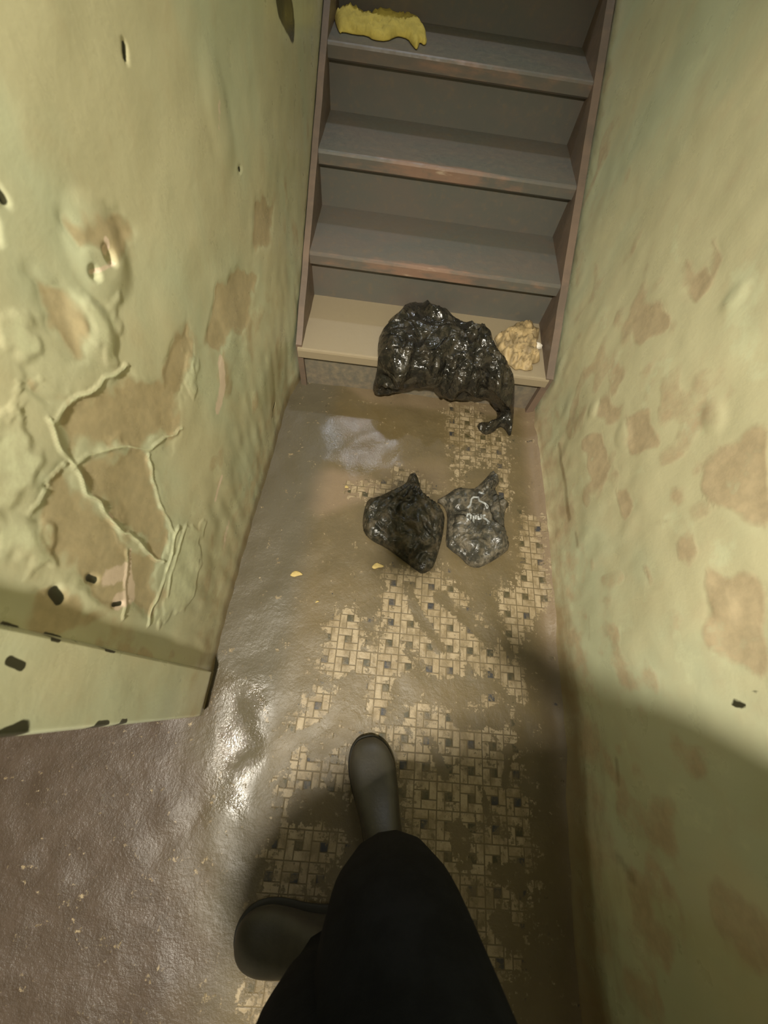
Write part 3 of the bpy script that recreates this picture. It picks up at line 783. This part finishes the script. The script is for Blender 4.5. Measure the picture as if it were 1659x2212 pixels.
# tan crumpled paper with a white pellet
def c6(pl): return [(1050 + x / 5.53, 560 + y / 5.53) for x, y in pl]
tan = c6([(100,930),(190,880),(290,830),(390,770),(460,755),(540,790),(620,850),(640,930),(590,1000),(600,1100),(640,1200),(610,1250),(540,1260),(560,1340),(430,1340),(330,1310),(230,1240),(160,1130),(110,1020)])
op = lump('crumpled_paper', tan, base_tread(0), M_TAN, step=3.5, height=0.5, falloff=24, fold=0.5, fscale=0.032, seed=31.0, rough_edge=5)
tag(op, 'tan crumpled wad of paper on the lowest stair beside the big black bag', 'paper')
def pebble(name, p, r, mat, seed, sq=(1, 1, .6)):
    bm = bmesh.new(); bmesh.ops.create_icosphere(bm, subdivisions=3, radius=1)
    for v in bm.verts:
        k = 1 + .22 * mnoise.noise(v.co * 1.6 + Vector((seed, 0, 0)))
        v.co = Vector((v.co.x * sq[0], v.co.y * sq[1], v.co.z * sq[2])) * k * r * S
    o = bm_obj(name, bm, mat, smooth=True); o.location = W(*p); return o
pw = fl(1163, 743, ST_Z + .35)
tag(pebble('pellet', (pw[0], pw[1], ST_Z + .19), .26, M_WHITE, 4, (1.15, .9, .75)), 'small white pellet beside the tan crumpled paper on the lowest stair', 'pellet')
# dry leaf scraps on the floor
scr = [((640,1240),'yellow scrap of dry leaf in the mud left of the tied bags, upper one'), ((686,1300),'tiny pale yellow crumb in the mud lower left of the tied bags'),
       ((748,1052),'tiny yellow crumb on the pinkish dust left of the tied bags'), ((816,1222),'yellow scrap of dry leaf touching the mosaic just below the left tied bag')]
for i, ((px, py), lab) in enumerate(scr):
    big_ = i in (0, 3)
    w = 15 if big_ else 6
    out = [(px - w, py + 3), (px - w * .4, py - w * .35), (px + w * .5, py - w * .3), (px + w, py + 1), (px + w * .4, py + w * .3), (px - w * .5, py + w * .5)]
    o = lump('leaf_scrap', out, lambda a, b: base_floor(a, b, 0.05), M_CRUMB, step=2, height=.10, falloff=5, fold=.05, fscale=.2, seed=40 + i, rough_edge=3)
    tag(o, lab, 'scrap', 'leaf scraps on the floor')

# ------------------------------------------------------------------ photographer
def skin_mesh(name, verts, edges, radii, mat, parent=None, root=0, levels=2):
    me = bpy.data.meshes.new(name)
    off = parent.location if parent is not None else Vector((0, 0, 0))
    me.from_pydata([tuple(W(*v) - off) for v in verts], edges, [])
    o = bpy.data.objects.new(name, me); COL.objects.link(o)
    sk = o.modifiers.new('skin', 'SKIN'); sk.use_smooth_shade = True
    if not me.skin_vertices: me.skin_vertices.new()
    for i, r in enumerate(radii):
        r = r if isinstance(r, (tuple, list)) else (r, r)
        me.skin_vertices[0].data[i].radius = (r[0] * S, r[1] * S)
        me.skin_vertices[0].data[i].use_root = (i == root)
    sb = o.modifiers.new('sub', 'SUBSURF'); sb.levels = levels; sb.render_levels = levels
    me.materials.append(mat)
    if parent is not None: o.parent = parent
    return o
PEL = (-2.6, -13.8, 15.0)
HR, HL = (-1.2, -13.6, 14.2), (-4.0, -13.9, 14.2)
KR, KL = (-2.95, -10.9, 8.0), (-4.4, -12.4, 8.0)
AR, AL = (-2.55, -10.9, 1.6), (-4.2, -13.2, 1.6)
bodyv = [PEL, (-2.6, -13.6, 18.5), (-2.6, -13.2, 22.0), (-3.0, -13.5, 24.3), (-3.1, -13.9, 26.2), (-3.1, -13.6, 27.8),
         HR, KR, AR, HL, KL, AL,
         (0.2, -12.9, 23.0), (2.9, -11.9, 20.0), (-2.6, -8.9, 19.9),
         (-5.4, -13.0, 23.0), (-6.3, -13.6, 18.2), (-6.3, -13.4, 13.8)]
bodye = [(0, 1), (1, 2), (2, 3), (3, 4), (4, 5), (0, 6), (6, 7), (7, 8), (0, 9), (9, 10), (10, 11), (2, 12), (12, 13), (13, 14), (2, 15), (15, 16), (16, 17)]
bodyr = [(2.1, 1.5), (2.0, 1.4), (2.3, 1.5), (.9, .9), (1.25, 1.4), (1.1, 1.3), 1.35, .95, .6, 1.35, .95, .6, .85, .65, .45, .85, .65, .45]
person = skin_mesh('person', bodyv, bodye, bodyr, M_SKIN)
tag(person, 'person in dark trousers and dark shoes standing on the mosaic, seen from above', 'person')
tr = skin_mesh('trousers', [PEL, HR, (-2.4, -12.3, 11.2), KR, (-2.75, -10.8, 5.2), (-2.6, -11.1, 2.4), (-2.55, -11.15, 1.0), HL, (-4.2, -13.2, 11.2), KL, (-4.3, -13.2, 5.0), (-4.2, -13.9, 1.0)],
               [(0, 1), (1, 2), (2, 3), (3, 4), (4, 5), (5, 6), (0, 7), (7, 8), (8, 9), (9, 10), (10, 11)],
               [(2.5, 2.0), 1.9, 2.1, 2.15, 1.9, 1.45, 1.1, 1.9, 2.0, 1.9, 1.5, 1.2], M_PANTS, person)
tag(tr, 'dark navy trousers')
jk = skin_mesh('jacket', [(-2.6, -13.9, 13.4), (-2.6, -13.8, 16.5), (-2.6, -13.5, 19.5), (-2.6, -13.4, 22.0), (-3.0, -13.6, 24.2),
                          (0.5, -12.9, 22.8), (3.0, -11.9, 19.9), (-1.2, -10.1, 19.8), (-5.7, -13.0, 22.8), (-6.4, -13.6, 18.2), (-6.3, -13.5, 14.6)],
               [(0, 1), (1, 2), (2, 3), (3, 4), (3, 5), (5, 6), (6, 7), (3, 8), (8, 9), (9, 10)],
               [(3.1, 2.2), (3.0, 2.1), (2.9, 2.1), (2.1, 1.5), 1.7, 2.0, 2.0, 1.5, 1.25, 1.15, .8], M_JACKET, person)
hr = skin_mesh('hair', [(-3.1, -14.2, 27.3), (-3.1, -13.9, 28.5), (-3.1, -14.6, 26.4)], [(0, 1), (0, 2)], [1.45, 1.1, 1.1], M_HAIR, person)

def shoe(toe, heel, label=None):
    toe = np.array([*toe, 0.0]); heel = np.array([*heel, 0.0]); L = np.linalg.norm(toe - heel); d = (toe - heel) / L
    r = np.array([d[1], -d[0], 0])
    def loft(name, secs, mat, par, n=24):
        V = []; F = []
        for (t, hw, z0, z1, sh) in secs:
            c = heel + d * L * t + r * sh
            for k in range(n):
                a = 2 * math.pi * k / n; ca, sa = math.cos(a), math.sin(a)
                x = hw * math.copysign(abs(ca) ** .8, ca); z = (z0 + z1) / 2 + (z1 - z0) / 2 * math.copysign(abs(sa) ** .75, sa)
                V.append(W(*(c + r * x + np.array([0, 0, z]))))
        m = len(secs)
        for i in range(m - 1):
            for k in range(n): F.append((i * n + k, i * n + (k + 1) % n, (i + 1) * n + (k + 1) % n, (i + 1) * n + k))
        F.append(tuple(range(n))[::-1]); F.append(tuple(range((m - 1) * n, m * n)))
        o = mesh_obj(name, V, F, mat, par); sb = o.modifiers.new('s', 'SUBSURF'); sb.levels = 1; sb.render_levels = 2
        return o
    up = [(0.0, .35, .4, 1.3, 0), (.03, .62, .25, 1.9, 0), (.12, .74, .2, 2.1, 0), (.25, .74, .2, 2.15, 0), (.38, .76, .2, 1.95, 0), (.5, .84, .2, 1.6, .02), (.62, .93, .2, 1.33, .03),
          (.75, .97, .2, 1.15, .03), (.86, .88, .2, 1.05, .02), (.94, .68, .22, .9, 0), (.985, .42, .25, .72, -.02), (1.0, .18, .3, .55, -.02)]
    so = [(-.01, .3, 0.02, .34, 0), (.02, .62, .02, .36, 0), (.12, .8, .02, .36, 0), (.3, .78, .02, .34, 0), (.45, .82, .02, .32, .02), (.62, .99, .02, .3, .03), (.75, 1.03, .02, .3, .03),
          (.87, .94, .03, .3, .02), (.95, .74, .05, .32, 0), (1.0, .44, .08, .33, -.02), (1.02, .2, .12, .32, -.02)]
    o = loft('shoe', up, M_SHOE, person); s = loft('sole', so, M_SOLE, person); s.parent = o; s.matrix_parent_inverse = Matrix()
    return o
tag(shoe((-3.72, -7.05), (-2.35, -11.7)), 'dark shoe pointing up the corridor')
tag(shoe((-7.75, -13.65), (-3.4, -13.3)), 'dark shoe pointing left')
# the hand closes around a phone just behind the lens plane
bmph = bmesh.new(); bmesh.ops.create_cube(bmph, size=1)
for v in bmph.verts: v.co = Vector((v.co.x * .075, v.co.y * .15, v.co.z * .008))
bmesh.ops.bevel(bmph, geom=bmph.edges[:], offset=.003, segments=2, affect='EDGES')
bmesh.ops.transform(bmph, matrix=Matrix.Translation(W(*CAM)) @ M4 @ Matrix.Translation((0, -0.055, 0.012)), verts=bmph.verts)
ph = bm_obj('phone', bmph, M_PHONE, smooth=False)
tag(ph, 'black phone held in the right hand of the person', 'phone')

# ------------------------------------------------------------------ lamp fixtures
def fixture(pos, label, top):
    o = empty('ceiling_lamp', W(pos[0], pos[1], top)); tag(o, label, 'lamp')
    bm = bmesh.new()
    bmesh.ops.create_cone(bm, cap_ends=True, segments=32, radius1=.13, radius2=.11, depth=.04)
    bmesh.ops.translate(bm, verts=bm.verts, vec=W(pos[0], pos[1], top) - Vector((0, 0, .02)))
    bm_obj('lamp_base', bm, M_LAMPW, o, True)
fixture(LAMP_A, 'round ceiling lamp over the landing', 42.0)
fixture(LAMP_C, 'round ceiling lamp in the passage left of the casing', 42.0)
